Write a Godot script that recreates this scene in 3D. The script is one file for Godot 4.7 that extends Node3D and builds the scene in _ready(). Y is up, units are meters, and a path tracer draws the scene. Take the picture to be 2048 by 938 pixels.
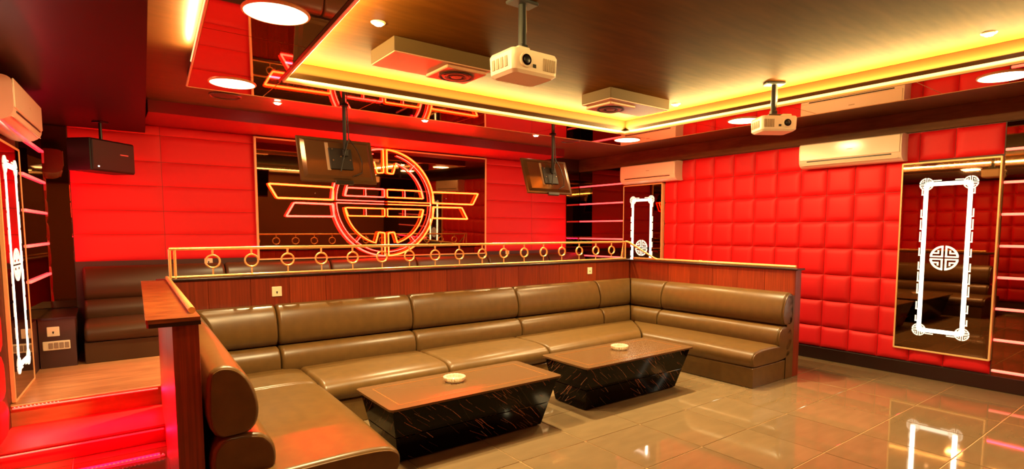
extends Node3D
# A karaoke lounge: U-shaped banquette behind a half wall, raised platform along the back wall,
# bronze mirrors, neon emblem, padded red walls and a lit ceiling recess.
# y up, metres. Right wall at x = 0, back wall at z = BZ, floor at y = 0.

const BZ := 0.37            # back wall
const CEIL := 2.747         # recessed ceiling
const SOF := 2.6            # mirror band round the recess
const OUT := 2.685          # soffit outside the mirror band
const UND := 2.48           # underside of the lower bulkheads
const PLAT := 0.27          # platform height
const PZ := 2.33            # platform front edge
const FZ := 9.0             # wall behind the camera
const LK := 0.06            # the left wall runs slightly askew

var M := {}
var used := {}
var cache := {}
var rng := RandomNumberGenerator.new()

# ------------------------------------------------------------------ nodes
func numbered(called: String) -> String:
	if not used.has(called):
		used[called] = 0
		return called
	used[called] += 1
	return "%s_%03d" % [called, used[called]]

func thing(called: String, label: String, category: String, at := Vector3.ZERO, turn := 0.0, group := "") -> Node3D:
	var o := Node3D.new()
	o.name = numbered(called)
	add_child(o)
	o.position = at
	o.rotation.y = turn
	tag(o, label, category, group)
	return o

func tag(o: Node, label: String, category: String, group := "") -> void:
	o.set_meta("label", label)
	o.set_meta("category", category)
	if group != "":
		o.set_meta("group", group)

func struct_node(called: String, label: String) -> Node3D:
	var o := Node3D.new()
	o.name = numbered(called)
	add_child(o)
	o.set_meta("kind", "structure")
	o.set_meta("label", label)
	return o

func part(called: String, mesh: Mesh, m: Material, parent: Node, at := Vector3.ZERO, turn := 0.0) -> MeshInstance3D:
	var o := MeshInstance3D.new()
	o.mesh = mesh
	o.material_override = m
	o.name = numbered(called) if parent == self else called
	parent.add_child(o, true)
	o.position = at
	o.rotation.y = turn
	return o

func copy_of(root: Node3D, called: String, label: String, at: Vector3, turn := 0.0) -> Node3D:
	var r: Node3D = root.duplicate()
	r.name = numbered(called)
	add_child(r)
	r.position = at
	r.rotation.y = turn
	r.set_meta("label", label)
	return r

# ------------------------------------------------------------------ mesh collecting (triangles, counter-clockwise seen from outside)
class MB:
	var v := PackedVector3Array()
	func tri(a: Vector3, b: Vector3, c: Vector3) -> void:
		v.append(a); v.append(b); v.append(c)
	func quad(a: Vector3, b: Vector3, c: Vector3, d: Vector3) -> void:
		tri(a, b, c); tri(a, c, d)
	func join(other: MB, t := Transform3D()) -> MB:
		for p in other.v:
			v.append(t * p)
		return self
	func out_from(start: int) -> void:
		# turn the triangles added since start outwards, by signed volume
		var vol := 0.0
		var c := Vector3.ZERO
		for i in range(start, v.size()):
			c += v[i]
		c /= maxf(1.0, v.size() - start)
		for i in range(start, v.size(), 3):
			vol += (v[i] - c).dot((v[i + 1] - c).cross(v[i + 2] - c))
		if vol < 0.0:
			for i in range(start, v.size(), 3):
				var k := v[i + 1]
				v[i + 1] = v[i + 2]
				v[i + 2] = k
	func box(c: Vector3, s: Vector3, bev := 0.0, t := Transform3D()) -> MB:
		var start := v.size()
		var h := s * 0.5
		var e := minf(bev, minf(h.x, minf(h.y, h.z)) * 0.95)
		if e <= 0.0:
			var p := []
			for i in 8:
				p.append(t * (c + Vector3(h.x * (1 if i & 1 else -1), h.y * (1 if i & 2 else -1), h.z * (1 if i & 4 else -1))))
			quad(p[4], p[5], p[7], p[6]); quad(p[1], p[0], p[2], p[3]); quad(p[5], p[1], p[3], p[7])
			quad(p[0], p[4], p[6], p[2]); quad(p[6], p[7], p[3], p[2]); quad(p[0], p[1], p[5], p[4])
			out_from(start)
			return self
		var k := func(sx: int, sy: int, sz: int, ax: int) -> Vector3:
			var q := Vector3(h.x - e, h.y - e, h.z - e)
			q[ax] += e
			return t * (c + Vector3(q.x * sx, q.y * sy, q.z * sz))
		for a in [-1, 1]:
			for ax in 3:
				var f := []
				for w in [[-1, -1], [1, -1], [1, 1], [-1, 1]]:
					var s3 := [0, 0, 0]
					s3[ax] = a
					s3[(ax + 1) % 3] = w[0]
					s3[(ax + 2) % 3] = w[1]
					f.append(k.call(s3[0], s3[1], s3[2], ax))
				if a > 0:
					quad(f[0], f[1], f[2], f[3])
				else:
					quad(f[0], f[3], f[2], f[1])
		for ax in 3:
			var bx := (ax + 1) % 3
			var cx := (ax + 2) % 3
			for sb in [-1, 1]:
				for sc in [-1, 1]:
					var f := []
					for w in [[-1, bx], [1, bx], [1, cx], [-1, cx]]:
						var s3 := [0, 0, 0]
						s3[ax] = w[0]
						s3[bx] = sb
						s3[cx] = sc
						f.append(k.call(s3[0], s3[1], s3[2], w[1]))
					if sb * sc > 0:
						quad(f[0], f[3], f[2], f[1])
					else:
						quad(f[0], f[1], f[2], f[3])
		for i in 8:
			var sx := 1 if i & 1 else -1
			var sy := 1 if i & 2 else -1
			var sz := 1 if i & 4 else -1
			if sx * sy * sz > 0:
				tri(k.call(sx, sy, sz, 0), k.call(sx, sy, sz, 1), k.call(sx, sy, sz, 2))
			else:
				tri(k.call(sx, sy, sz, 0), k.call(sx, sy, sz, 2), k.call(sx, sy, sz, 1))
		# safety: the orientation of the chamfers follows from the faces
		var mid: Vector3 = t * c
		for i in range(start, v.size(), 3):
			var nrm := (v[i + 1] - v[i]).cross(v[i + 2] - v[i])
			if nrm.dot((v[i] + v[i + 1] + v[i + 2]) / 3.0 - mid) < 0.0:
				var q := v[i + 1]
				v[i + 1] = v[i + 2]
				v[i + 2] = q
		return self
	func rings(loops: Array, caps := true, closed := false) -> MB:
		# loops: arrays of equally many points
		var start := v.size()
		var n: int = loops[0].size()
		var m := loops.size()
		for i in (m if closed else m - 1):
			var a: PackedVector3Array = loops[i]
			var b: PackedVector3Array = loops[(i + 1) % m]
			for j in n:
				var j2 := (j + 1) % n
				quad(a[j], a[j2], b[j2], b[j])
		if caps and not closed:
			for e in [0, m - 1]:
				var l: PackedVector3Array = loops[e]
				var c := Vector3.ZERO
				for p in l:
					c += p
				c /= n
				for j in n:
					if e == 0:
						tri(c, l[(j + 1) % n], l[j])
					else:
						tri(c, l[j], l[(j + 1) % n])
		out_from(start)
		return self
	func tube(path: Array, r: float, n := 8, closed := false) -> MB:
		var loops := []
		var m := path.size()
		var ref := Vector3.UP
		for i in m:
			var d: Vector3
			if closed:
				d = (path[(i + 1) % m] - path[(i - 1 + m) % m]).normalized()
			else:
				d = (path[mini(i + 1, m - 1)] - path[maxi(i - 1, 0)]).normalized()
			if i == 0:
				ref = Vector3.UP if absf(d.y) < 0.9 else Vector3.RIGHT
			var x := ref.cross(d)
			if x.length() < 0.05:
				x = Vector3.FORWARD.cross(d)
			x = x.normalized()
			var y := d.cross(x).normalized()
			var grow := 1.0
			if i > 0 and i < m - 1 or closed:
				var d1: Vector3 = (path[i] - path[(i - 1 + m) % m]).normalized()
				grow = 1.0 / maxf(0.6, d.dot(d1))
			var l := PackedVector3Array()
			for j in n:
				var a := TAU * j / n
				l.append(path[i] + (x * cos(a) + y * sin(a)) * r * grow)
			loops.append(l)
		return rings(loops, true, closed)
	func cyl(a: Vector3, b: Vector3, r0: float, r1: float, n := 16) -> MB:
		var d := (b - a).normalized()
		var x := (Vector3.UP if absf(d.y) < 0.9 else Vector3.RIGHT).cross(d).normalized()
		var y := d.cross(x)
		var l0 := PackedVector3Array()
		var l1 := PackedVector3Array()
		for j in n:
			var w := x * cos(TAU * j / n) + y * sin(TAU * j / n)
			l0.append(a + w * r0)
			l1.append(b + w * r1)
		return rings([l0, l1])
	func torus(c: Vector3, ax: Vector3, R: float, r: float, n := 24, k := 8) -> MB:
		var d := ax.normalized()
		var x := (Vector3.UP if absf(d.y) < 0.9 else Vector3.RIGHT).cross(d).normalized()
		var y := d.cross(x)
		var path := []
		var loops := []
		for i in n:
			var a := TAU * i / n
			var o := x * cos(a) + y * sin(a)
			var l := PackedVector3Array()
			for j in k:
				var b := TAU * j / k
				l.append(c + o * (R + r * cos(b)) + d * r * sin(b))
			loops.append(l)
		return rings(loops, false, true)
	func lathe(prof: Array, c: Vector3, n := 32, ripple := 0.0, waves := 0) -> MB:
		# prof: Vector2(radius, height) from bottom centre to top centre, about y
		var start := v.size()
		var loops := []
		for i in n:
			var a := TAU * i / n
			var l := PackedVector3Array()
			for p in prof:
				var rr: float = p.x * (1.0 + (ripple * cos(a * waves) if p.x > 0.02 else 0.0))
				l.append(c + Vector3(rr * cos(a), p.y, rr * sin(a)))
			loops.append(l)
		for i in n:
			var a: PackedVector3Array = loops[i]
			var b: PackedVector3Array = loops[(i + 1) % n]
			for j in prof.size() - 1:
				if prof[j].x > 1e-5:
					tri(a[j], b[j], b[j + 1])
				if prof[j + 1].x > 1e-5:
					tri(a[j], b[j + 1], a[j + 1])
		out_from(start)
		return self
	func prism(poly: PackedVector2Array, t: Transform3D, depth: float) -> MB:
		# polygon in t's xy plane, pushed along its z by depth
		var start := v.size()
		var idx := Geometry2D.triangulate_polygon(poly)
		var up := Vector3(0, 0, depth)
		var cw := Geometry2D.is_polygon_clockwise(poly)
		for i in range(0, idx.size(), 3):
			var a := Vector3(poly[idx[i]].x, poly[idx[i]].y, 0)
			var b := Vector3(poly[idx[i + 1]].x, poly[idx[i + 1]].y, 0)
			var c := Vector3(poly[idx[i + 2]].x, poly[idx[i + 2]].y, 0)
			if (b - a).cross(c - a).z < 0.0:
				var k := b
				b = c
				c = k
			tri(t * (a + up), t * (b + up), t * (c + up))
			tri(t * a, t * c, t * b)
		var n := poly.size()
		for i in n:
			var a := Vector3(poly[i].x, poly[i].y, 0)
			var b := Vector3(poly[(i + 1) % n].x, poly[(i + 1) % n].y, 0)
			if cw:
				quad(t * b, t * a, t * (a + up), t * (b + up))
			else:
				quad(t * a, t * b, t * (b + up), t * (a + up))
		out_from(start)
		return self
	func mesh(crease := 35.0) -> ArrayMesh:
		var lim := cos(deg_to_rad(crease))
		var n := v.size()
		var fn := PackedVector3Array()
		fn.resize(n / 3)
		var at := {}
		for i in range(0, n, 3):
			var nn := (v[i + 1] - v[i]).cross(v[i + 2] - v[i])
			fn[i / 3] = nn
			for j in 3:
				var key := (v[i + j] * 20000.0).round()
				if at.has(key):
					at[key].append(i / 3)
				else:
					at[key] = [i / 3]
		var V := PackedVector3Array()
		var N := PackedVector3Array()
		for i in range(0, n, 3):
			var me := fn[i / 3].normalized()
			for j in [0, 2, 1]:
				var s := Vector3.ZERO
				for f in at[(v[i + j] * 20000.0).round()]:
					if fn[f].normalized().dot(me) >= lim:
						s += fn[f]
				V.append(v[i + j])
				N.append(s.normalized() if s.length() > 1e-12 else me)
		var arr := []
		arr.resize(Mesh.ARRAY_MAX)
		arr[Mesh.ARRAY_VERTEX] = V
		arr[Mesh.ARRAY_NORMAL] = N
		var m := ArrayMesh.new()
		m.add_surface_from_arrays(Mesh.PRIMITIVE_TRIANGLES, arr)
		return m

func boxm(s: Vector3, bev := 0.0) -> ArrayMesh:
	var key := "%.4f %.4f %.4f %.4f" % [s.x, s.y, s.z, bev]
	if not cache.has(key):
		cache[key] = MB.new().box(Vector3.ZERO, s, bev).mesh(20)
	return cache[key]

func bx(called: String, lo: Vector3, hi: Vector3, m: Material, parent: Node, bev := 0.0) -> MeshInstance3D:
	return part(called, boxm(hi - lo, bev), m, parent, (lo + hi) * 0.5)

# slab with an outline in x and z
func slab(poly: Array, y0: float, y1: float) -> ArrayMesh:
	var p := PackedVector2Array()
	for q in poly:
		p.append(Vector2(q[0], -q[1]))
	return MB.new().prism(p, Transform3D(Basis(Vector3.RIGHT, Vector3.FORWARD, Vector3.UP), Vector3(0, y0, 0)), y1 - y0).mesh(10)

func round_rect(w: float, h: float, r: float, n := 5) -> PackedVector2Array:
	var p := PackedVector2Array()
	for c in [[1, 1, 0], [-1, 1, 1], [-1, -1, 2], [1, -1, 3]]:
		for i in n + 1:
			var a: float = PI / 2 * (c[2] + float(i) / n)
			p.append(Vector2(c[0] * (w / 2 - r), c[1] * (h / 2 - r)) + Vector2(cos(a), sin(a)) * r)
	return p

func chaikin(p: Array, times := 2) -> Array:
	for k in times:
		var q := []
		for i in p.size():
			var a: Vector2 = p[i]
			var b: Vector2 = p[(i + 1) % p.size()]
			q.append(a.lerp(b, 0.25))
			q.append(a.lerp(b, 0.75))
		p = q
	return p

# ------------------------------------------------------------------ materials
func mat(col: Color, rough := 0.6, metal := 0.0) -> StandardMaterial3D:
	var m := StandardMaterial3D.new()
	m.albedo_color = col
	m.roughness = rough
	m.metallic = metal
	return m

func glow(col: Color, strength: float) -> StandardMaterial3D:
	# col is the linear colour of the light
	var m := StandardMaterial3D.new()
	m.albedo_color = Color(0.9, 0.9, 0.9)
	m.emission_enabled = true
	m.emission = col.linear_to_srgb()
	m.emission_energy_multiplier = strength
	return m

func noise(freq: float, octaves := 4, sd := 1) -> FastNoiseLite:
	var f := FastNoiseLite.new()
	f.noise_type = FastNoiseLite.TYPE_SIMPLEX_SMOOTH
	f.frequency = freq
	f.fractal_octaves = octaves
	f.seed = sd
	return f

func picture(w: int, h: int, fill: Callable) -> ImageTexture:
	var im := Image.create(w, h, false, Image.FORMAT_RGB8)
	for y in h:
		for x in w:
			im.set_pixel(x, y, fill.call(x, y))
	return ImageTexture.create_from_image(im)

func mirrored(i: int, n: int) -> float:
	return float(i if i < n / 2 else n - 1 - i)

func textured(m: StandardMaterial3D, t: Texture2D, scale: Vector3, world := true) -> void:
	m.albedo_texture = t
	m.uv1_triplanar = true
	m.uv1_world_triplanar = world
	m.uv1_scale = scale

func relief(m: StandardMaterial3D, freq: float, depth: float, sd := 5) -> void:
	var t := NoiseTexture2D.new()
	t.width = 256
	t.height = 256
	t.seamless = true
	t.noise = noise(freq, 4, sd)
	m.heightmap_enabled = true
	m.heightmap_texture = t
	m.heightmap_scale = depth
	m.uv1_triplanar = true
	if m.albedo_texture == null:
		m.uv1_world_triplanar = true

func make_materials() -> void:
	var n1 := noise(0.02, 4, 3)
	var n2 := noise(0.05, 3, 8)
	# red upholstery of the wall panels
	M.red = mat(Color(0.84, 0.03, 0.08), 0.6)
	M.red_flat = mat(Color(0.56, 0.05, 0.06), 0.45)
	M.maroon = mat(Color(0.19, 0.03, 0.05), 0.36)
	# leather
	var lt := picture(128, 128, func(x, y):
		var k: float = 0.93 + 0.10 * n1.get_noise_2d(mirrored(x, 128) * 2.0, mirrored(y, 128) * 2.0)
		return Color(k, k, k))
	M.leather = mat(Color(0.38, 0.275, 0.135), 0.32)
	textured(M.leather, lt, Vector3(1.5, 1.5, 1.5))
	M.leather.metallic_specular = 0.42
	M.leather_shaded = mat(Color(0.27, 0.18, 0.10), 0.36)  # darker copy of the leather: shade on the wall sofa put into its colour
	M.leather_shaded.metallic_specular = 0.35
	# wood veneer, grain upright
	var wt := picture(256, 256, func(x, y):
		var mx := mirrored(x, 256)
		var my := mirrored(y, 256)
		var g: float = n2.get_noise_2d(mx * 3.2 + 6.0 * n1.get_noise_2d(mx * 0.6, my * 0.35), my * 0.12)
		var f: float = n1.get_noise_2d(mx * 14.0, my * 0.5)
		var k: float = clampf(0.85 + 0.17 * g + 0.09 * f, 0.3, 1.1)
		return Color(k, k * 0.97, k * 0.93))
	M.wood = mat(Color(0.58, 0.22, 0.09), 0.36)
	textured(M.wood, wt, Vector3(1.6, 0.9, 1.6))
	M.wood_b = mat(Color(0.54, 0.20, 0.08), 0.36)
	textured(M.wood_b, wt, Vector3(1.4, 0.8, 1.4))
	M.wood_b.uv1_offset = Vector3(0.37, 0.2, 0.61)
	M.wood_c = mat(Color(0.61, 0.24, 0.095), 0.36)
	textured(M.wood_c, wt, Vector3(1.7, 0.85, 1.7))
	M.wood_c.uv1_offset = Vector3(0.71, 0.55, 0.13)
	M.cap_dark = mat(Color(0.13, 0.065, 0.05), 0.3)
	# counter veneer, grain across
	var ct := picture(256, 256, func(x, y):
		var mx := mirrored(x, 256)
		var my := mirrored(y, 256)
		var g: float = n2.get_noise_2d(mx * 0.25, my * 2.2 + 8.0 * n1.get_noise_2d(mx * 0.8, my * 0.8))
		var k: float = clampf(0.8 + 0.32 * g, 0.35, 1.1)
		return Color(k, k * 0.95, k * 0.88))
	M.counter = mat(Color(0.58, 0.35, 0.17), 0.3)
	textured(M.counter, ct, Vector3(1.3, 1.3, 1.3))
	M.step = mat(Color(0.60, 0.20, 0.18), 0.4)
	# floor tiles
	var tt := picture(256, 256, func(x, y):
		var mx := mirrored(x, 256)
		var my := mirrored(y, 256)
		var g: float = n1.get_noise_2d(mx * 0.9 + 20.0 * n2.get_noise_2d(mx * 0.2, my * 0.2), my * 2.0)
		var k: float = 0.95 + 0.05 * g
		return Color(k, k * 0.99, k * 0.98))
	M.tiles = []
	for i in 3:
		var m := mat([Color(0.46, 0.38, 0.27), Color(0.45, 0.37, 0.265), Color(0.47, 0.39, 0.28)][i], 0.09)
		textured(m, tt, Vector3(0.55, 0.55, 0.8))
		m.uv1_offset = Vector3(0.31 * i, 0.0, 0.47 * i)
		m.roughness = 0.045
		M.tiles.append(m)
	M.grout = mat(Color(0.72, 0.56, 0.36), 0.5)
	# ceiling
	var gt := picture(256, 256, func(x, y):
		var mx := mirrored(x, 256)
		var my := mirrored(y, 256)
		var g: float = n1.get_noise_2d(mx * 0.5, my * 2.5)
		var f: float = n2.get_noise_2d(mx * 0.6, my * 4.0)
		var k: float = 0.90 + 0.10 * g + 0.08 * f
		return Color(k, k * 0.99, k * 0.97))
	M.platform = mat(Color(0.80, 0.55, 0.36), 0.25)
	textured(M.platform, gt, Vector3(0.4, 0.4, 0.4))
	M.ceiling = mat(Color(0.325, 0.185, 0.045), 0.6)
	textured(M.ceiling, gt, Vector3(0.35, 0.35, 0.35))
	M.ceiling.metallic_specular = 0.06
	M.fascia = mat(Color(0.185, 0.12, 0.035), 0.45)
	M.soffit = mat(Color(0.42, 0.26, 0.14), 0.35)
	textured(M.soffit, gt, Vector3(0.6, 0.6, 0.6))
	M.bulkhead = mat(Color(0.42, 0.28, 0.18), 0.4)
	textured(M.bulkhead, gt, Vector3(0.5, 0.5, 0.5))
	for k in [M.bulkhead, M.maroon, M.fascia]:
		k.metallic_specular = 0.22
	M.wall_plain = mat(Color(0.62, 0.40, 0.24), 0.6)
	M.wall_dark = mat(Color(0.27, 0.15, 0.11), 0.5)
	M.black = mat(Color(0.035, 0.032, 0.032), 0.4)
	M.black_soft = mat(Color(0.06, 0.05, 0.05), 0.6)
	# mirrors and metals
	M.bronze = mat(Color(0.50, 0.37, 0.27), 0.02, 1.0)
	M.bronze_clear = mat(Color(0.86, 0.72, 0.58), 0.02, 1.0)
	M.brass = mat(Color(0.95, 0.80, 0.50), 0.25, 0.5)
	M.gold_trim = mat(Color(0.96, 0.82, 0.58), 0.35, 0.25)
	M.steel = mat(Color(0.7, 0.68, 0.65), 0.3, 1.0)
	M.white_plastic = mat(Color(0.90, 0.84, 0.76), 0.3)
	M.ac_white = mat(Color(0.90, 0.82, 0.74), 0.16)
	M.vent_grey = mat(Color(0.62, 0.53, 0.43), 0.5)
	M.socket = mat(Color(0.93, 0.88, 0.74), 0.3)
	M.tv_back = mat(Color(0.40, 0.29, 0.19), 0.12, 0.6)
	M.tv_edge = mat(Color(0.34, 0.24, 0.15), 0.22, 0.4)
	M.lens = mat(Color(0.05, 0.03, 0.05), 0.04)
	M.fan_box = mat(Color(0.27, 0.20, 0.115), 0.5)
	M.fan_box.metallic_specular = 0.2
	M.fan_bottom = mat(Color(0.58, 0.40, 0.30), 0.4)
	# tables
	M.table_top = mat(Color(0.36, 0.26, 0.16), 0.24)
	M.table_top.metallic_specular = 0.28
	M.inlay = mat(Color(0.80, 0.55, 0.30), 0.2, 0.6)
	M.marble = mat(Color(1, 1, 1), 0.06)
	M.marble.metallic_specular = 0.22
	textured(M.marble, marble_picture(), Vector3(0.75, 0.75, 0.75), false)
	M.marble.uv1_triplanar_sharpness = 12.0
	M.glass = StandardMaterial3D.new()
	M.glass.albedo_color = Color(1.0, 0.96, 0.86, 0.35)
	M.glass.roughness = 0.05
	M.glass.transparency = BaseMaterial3D.TRANSPARENCY_ALPHA
	M.glass.refraction_enabled = true
	M.glass.refraction_scale = 0.05
	# lights
	M.neon_amber = glow(Color(1.0, 0.0165, 0.0007), 33.0)
	M.neon_pink = glow(Color(1.0, 0.0067, 0.0047), 33.0)
	M.red_strip = glow(Color(1.0, 0.012, 0.045), 2.3)
	M.rope = glow(Color(1.0, 0.006, 0.014), 2.3)
	M.cove_led = glow(Color(1.0, 0.72, 0.28), 1.3)
	M.white_led = glow(Color(1.0, 0.93, 0.72), 3.2)
	M.medallion_led = glow(Color(1.0, 0.9, 0.66), 1.1)
	M.disc_lamp = glow(Color(1.0, 0.85, 0.52), 9.0)
	M.spot_lamp = glow(Color(1.0, 0.86, 0.6), 40.0)
	M.bead = glow(Color(1.0, 0.10, 0.10), 1.2)
	M.indicator = glow(Color(1.0, 0.9, 0.8), 2.0)

func marble_picture() -> ImageTexture:
	var w := 768
	var im := Image.create(w, w, false, Image.FORMAT_RGB8)
	im.fill(Color(0.035, 0.02, 0.016))
	var r := RandomNumberGenerator.new()
	r.seed = 77
	var nn := noise(0.03, 3, 21)
	for x in w:
		for y in w:
			var k: float = maxf(0.0, nn.get_noise_2d(mirrored(x, w), mirrored(y, w)))
			im.set_pixel(x, y, Color(0.03 + 0.05 * k, 0.018 + 0.022 * k, 0.015 + 0.016 * k))
	for b in 52:
		# a band of parallel veins running down to the right
		var bx0 := r.randf() * w
		var by0 := r.randf() * w
		for s in r.randi_range(4, 9):
			var x := bx0 + r.randf_range(-70, 70)
			var y := by0 + r.randf_range(-90, 90)
			var a := r.randf_range(0.58, 0.78)
			var bright := r.randf_range(0.5, 1.5)
			var warm := r.randf()
			for st in r.randi_range(25, 110):
				a += r.randf_range(-0.03, 0.03)
				x += cos(a)
				y += sin(a)
				var k := bright * r.randf_range(0.35, 1.0)
				var c := Color(0.60 * k + 0.03, (0.46 - 0.14 * warm) * k + 0.02, (0.36 - 0.16 * warm) * k + 0.015)
				var px := posmod(int(x), w)
				var py := posmod(int(y), w)
				if c.r > im.get_pixel(px, py).r:
					im.set_pixel(px, py, c)
					for e in (3 if bright > 1.0 else 2):
						im.set_pixel(posmod(px + e, w), py, c.darkened(0.12 * e))
	return ImageTexture.create_from_image(im)

# ------------------------------------------------------------------ lights
func area(at: Vector3, facing: Vector3, size: Vector2, col: Color, energy: float, along := Vector3.UP) -> AreaLight3D:
	var l := AreaLight3D.new()
	l.name = numbered("area_light")
	add_child(l)
	var z := -facing.normalized()
	var y := along.normalized()
	if absf(z.dot(y)) > 0.98:
		y = Vector3.RIGHT
	var x := y.cross(z).normalized()
	y = z.cross(x).normalized()
	l.transform = Transform3D(Basis(x, y, z), at)
	l.area_size = size
	l.light_color = col.linear_to_srgb()
	l.light_energy = energy
	l.area_range = 14.0
	l.shadow_enabled = true
	return l

func spot(at: Vector3, facing: Vector3, angle: float, col: Color, energy: float, size := 0.03) -> void:
	var l := SpotLight3D.new()
	l.name = numbered("spot_light")
	add_child(l)
	var z := -facing.normalized()
	var y := Vector3.FORWARD if absf(z.y) > 0.9 else Vector3.UP
	var x := y.cross(z).normalized()
	l.transform = Transform3D(Basis(x, z.cross(x), z), at)
	l.spot_angle = angle
	l.spot_angle_attenuation = 1.0
	l.spot_range = 14.0
	l.spot_attenuation = 2.0
	l.light_color = col.linear_to_srgb()
	l.light_energy = energy
	l.light_size = size
	l.shadow_enabled = true

# ------------------------------------------------------------------ scene
func _ready() -> void:
	rng.seed = 11
	camera_and_air()
	make_materials()
	room_lights()
	shell()
	ceiling_parts()
	wall_pads()
	platform_and_steps()
	half_wall()
	main_sofa()
	wall_sofa()
	tables()
	back_mirror_and_neon()
	lit_mirrors()
	strip_mirrors()
	railing()
	air_conditioners()
	televisions()
	projectors()
	fan_boxes()
	ceiling_lamps()
	speaker_box()
	small_things()

func camera_and_air() -> void:
	var cam := Camera3D.new()
	cam.name = "camera"
	add_child(cam)
	var f := 1113.514549
	cam.projection = Camera3D.PROJECTION_FRUSTUM
	cam.near = 0.05
	cam.far = 60.0
	cam.size = 938.0 / f * cam.near
	cam.frustum_offset = Vector2((1024.0 - 1081.554672) / f, (549.023954 - 469.0) / f) * cam.near
	cam.transform = Transform3D(Basis.from_euler(Vector3(-0.07898849, -0.66577739, 0.0019404)), Vector3(-6.503933, 1.485741, 7.558976))
	cam.current = true
	var we := WorldEnvironment.new()
	we.name = "environment"
	var e := Environment.new()
	e.background_mode = Environment.BG_COLOR
	e.background_color = Color.BLACK
	e.tonemap_mode = Environment.TONE_MAPPER_LINEAR
	e.tonemap_exposure = 1.0
	e.sdfgi_enabled = true
	e.ssao_enabled = true
	e.ssil_enabled = true
	we.environment = e
	add_child(we)

const WARM := Color(1.0, 0.66, 0.27)
const COVE := Color(1.0, 0.68, 0.22)

func room_lights() -> void:
	# the LED lines along the foot of the recess: thin area lights that shine up
	var up := Vector3.UP
	area(Vector3(-3.56, SOF + 0.045, 3.06), up + Vector3(0, 0, 0.55), Vector2(0.03, 3.66), COVE, 31.0, Vector3.RIGHT)
	area(Vector3(-1.735, SOF + 0.045, 5.5), up + Vector3(-0.55, 0, 0), Vector2(0.03, 4.9), COVE, 50.0, Vector3.BACK)
	area(Vector3(-5.50, SOF + 0.045, 5.5), up + Vector3(0.55, 0, 0.0286), Vector2(0.03, 4.9), COVE, 26.0, Vector3(-0.052, 0, 1))
	area(Vector3(-3.56, SOF + 0.045, 7.96), up + Vector3(0, 0, -0.35), Vector2(0.03, 3.66), COVE, 3.0, Vector3.RIGHT)

	area(Vector3(rim_x(5.35) - 0.022, SOF + 0.012, 5.35), Vector3(-1, 1.0, -0.058), Vector2(0.02, 4.4), COVE, 5.0, Vector3(-0.058, 0, 1))

# left wall helpers: s metres along the wall from the back corner, out metres into the room
func lw(s: float, y: float, out := 0.0) -> Vector3:
	var d := Vector3(-LK, 0, 1).normalized()
	var n := Vector3(1, 0, LK).normalized()
	return Vector3(-6.945, y, BZ) + d * s + n * out

func lturn() -> float:
	return PI / 2 - atan(LK)

func shell() -> void:
	# floor of square tiles
	var fl := struct_node("floor", "polished beige floor of square tiles with pale joints")
	bx("joint_bed", Vector3(-7.7, -0.1, BZ - 0.1), Vector3(0.1, -0.004, FZ + 0.1), M.grout, fl)
	var P := 0.567
	var tile := boxm(Vector3(P - 0.006, 0.016, P - 0.006), 0.002)
	for i in 14:
		for j in 13:
			var cx := -1.05 + P * 2 - P * (i + 0.5)
			var cz := 4.74 - P * 5 + P * (j + 0.5)
			if cz < 2.2 or cz > FZ + 0.2:
				continue
			part("tile", tile, M.tiles[rng.randi() % 3], fl, Vector3(cx, -0.008 + rng.randf_range(-0.0006, 0.0006), cz))
	# walls
	var wr := struct_node("wall_right", "right wall of padded red square panels above a dark plinth")
	bx("wall_core", Vector3(0, -0.1, BZ - 0.1), Vector3(0.12, 2.9, FZ + 0.1), M.wall_dark, wr)
	var wb := struct_node("wall_back", "back wall of long padded red panels beside the neon mirror")
	bx("wall_core", Vector3(-7.7, -0.1, BZ - 0.12), Vector3(0.1, 2.9, BZ), M.wall_dark, wb)
	var wl := struct_node("wall_left", "left wall with mirrors and red padding by the steps")
	part("wall_core", slab([[-6.945 + LK * 0.2, BZ - 0.2], [-7.2, BZ - 0.2], [-7.8, FZ + 0.1], [-6.945 - LK * 8.73, FZ + 0.1]], -0.1, 2.9), M.wall_dark, wl)
	var wf := struct_node("wall_front", "plain tan wall at the front of the room")
	bx("wall_core", Vector3(-7.7, -0.1, FZ), Vector3(0.1, 2.9, FZ + 0.12), M.wall_plain, wf)
	var bb := struct_node("baseboard_right", "dark plinth under the padded red right wall")
	bx("plinth", Vector3(-0.025, 0, PZ), Vector3(0, 0.14, FZ), M.cap_dark, bb, 0.004)

# edges of the ceiling drop on the left side, slightly askew
func lip_x(z: float) -> float: return -5.405 - 0.052 * (z - 3.02)
func rim_x(z: float) -> float: return -5.935 - 0.058 * (z - 2.42)
func bulk_x(z: float) -> float: return -6.105 - 0.047 * (z - BZ)

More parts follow.
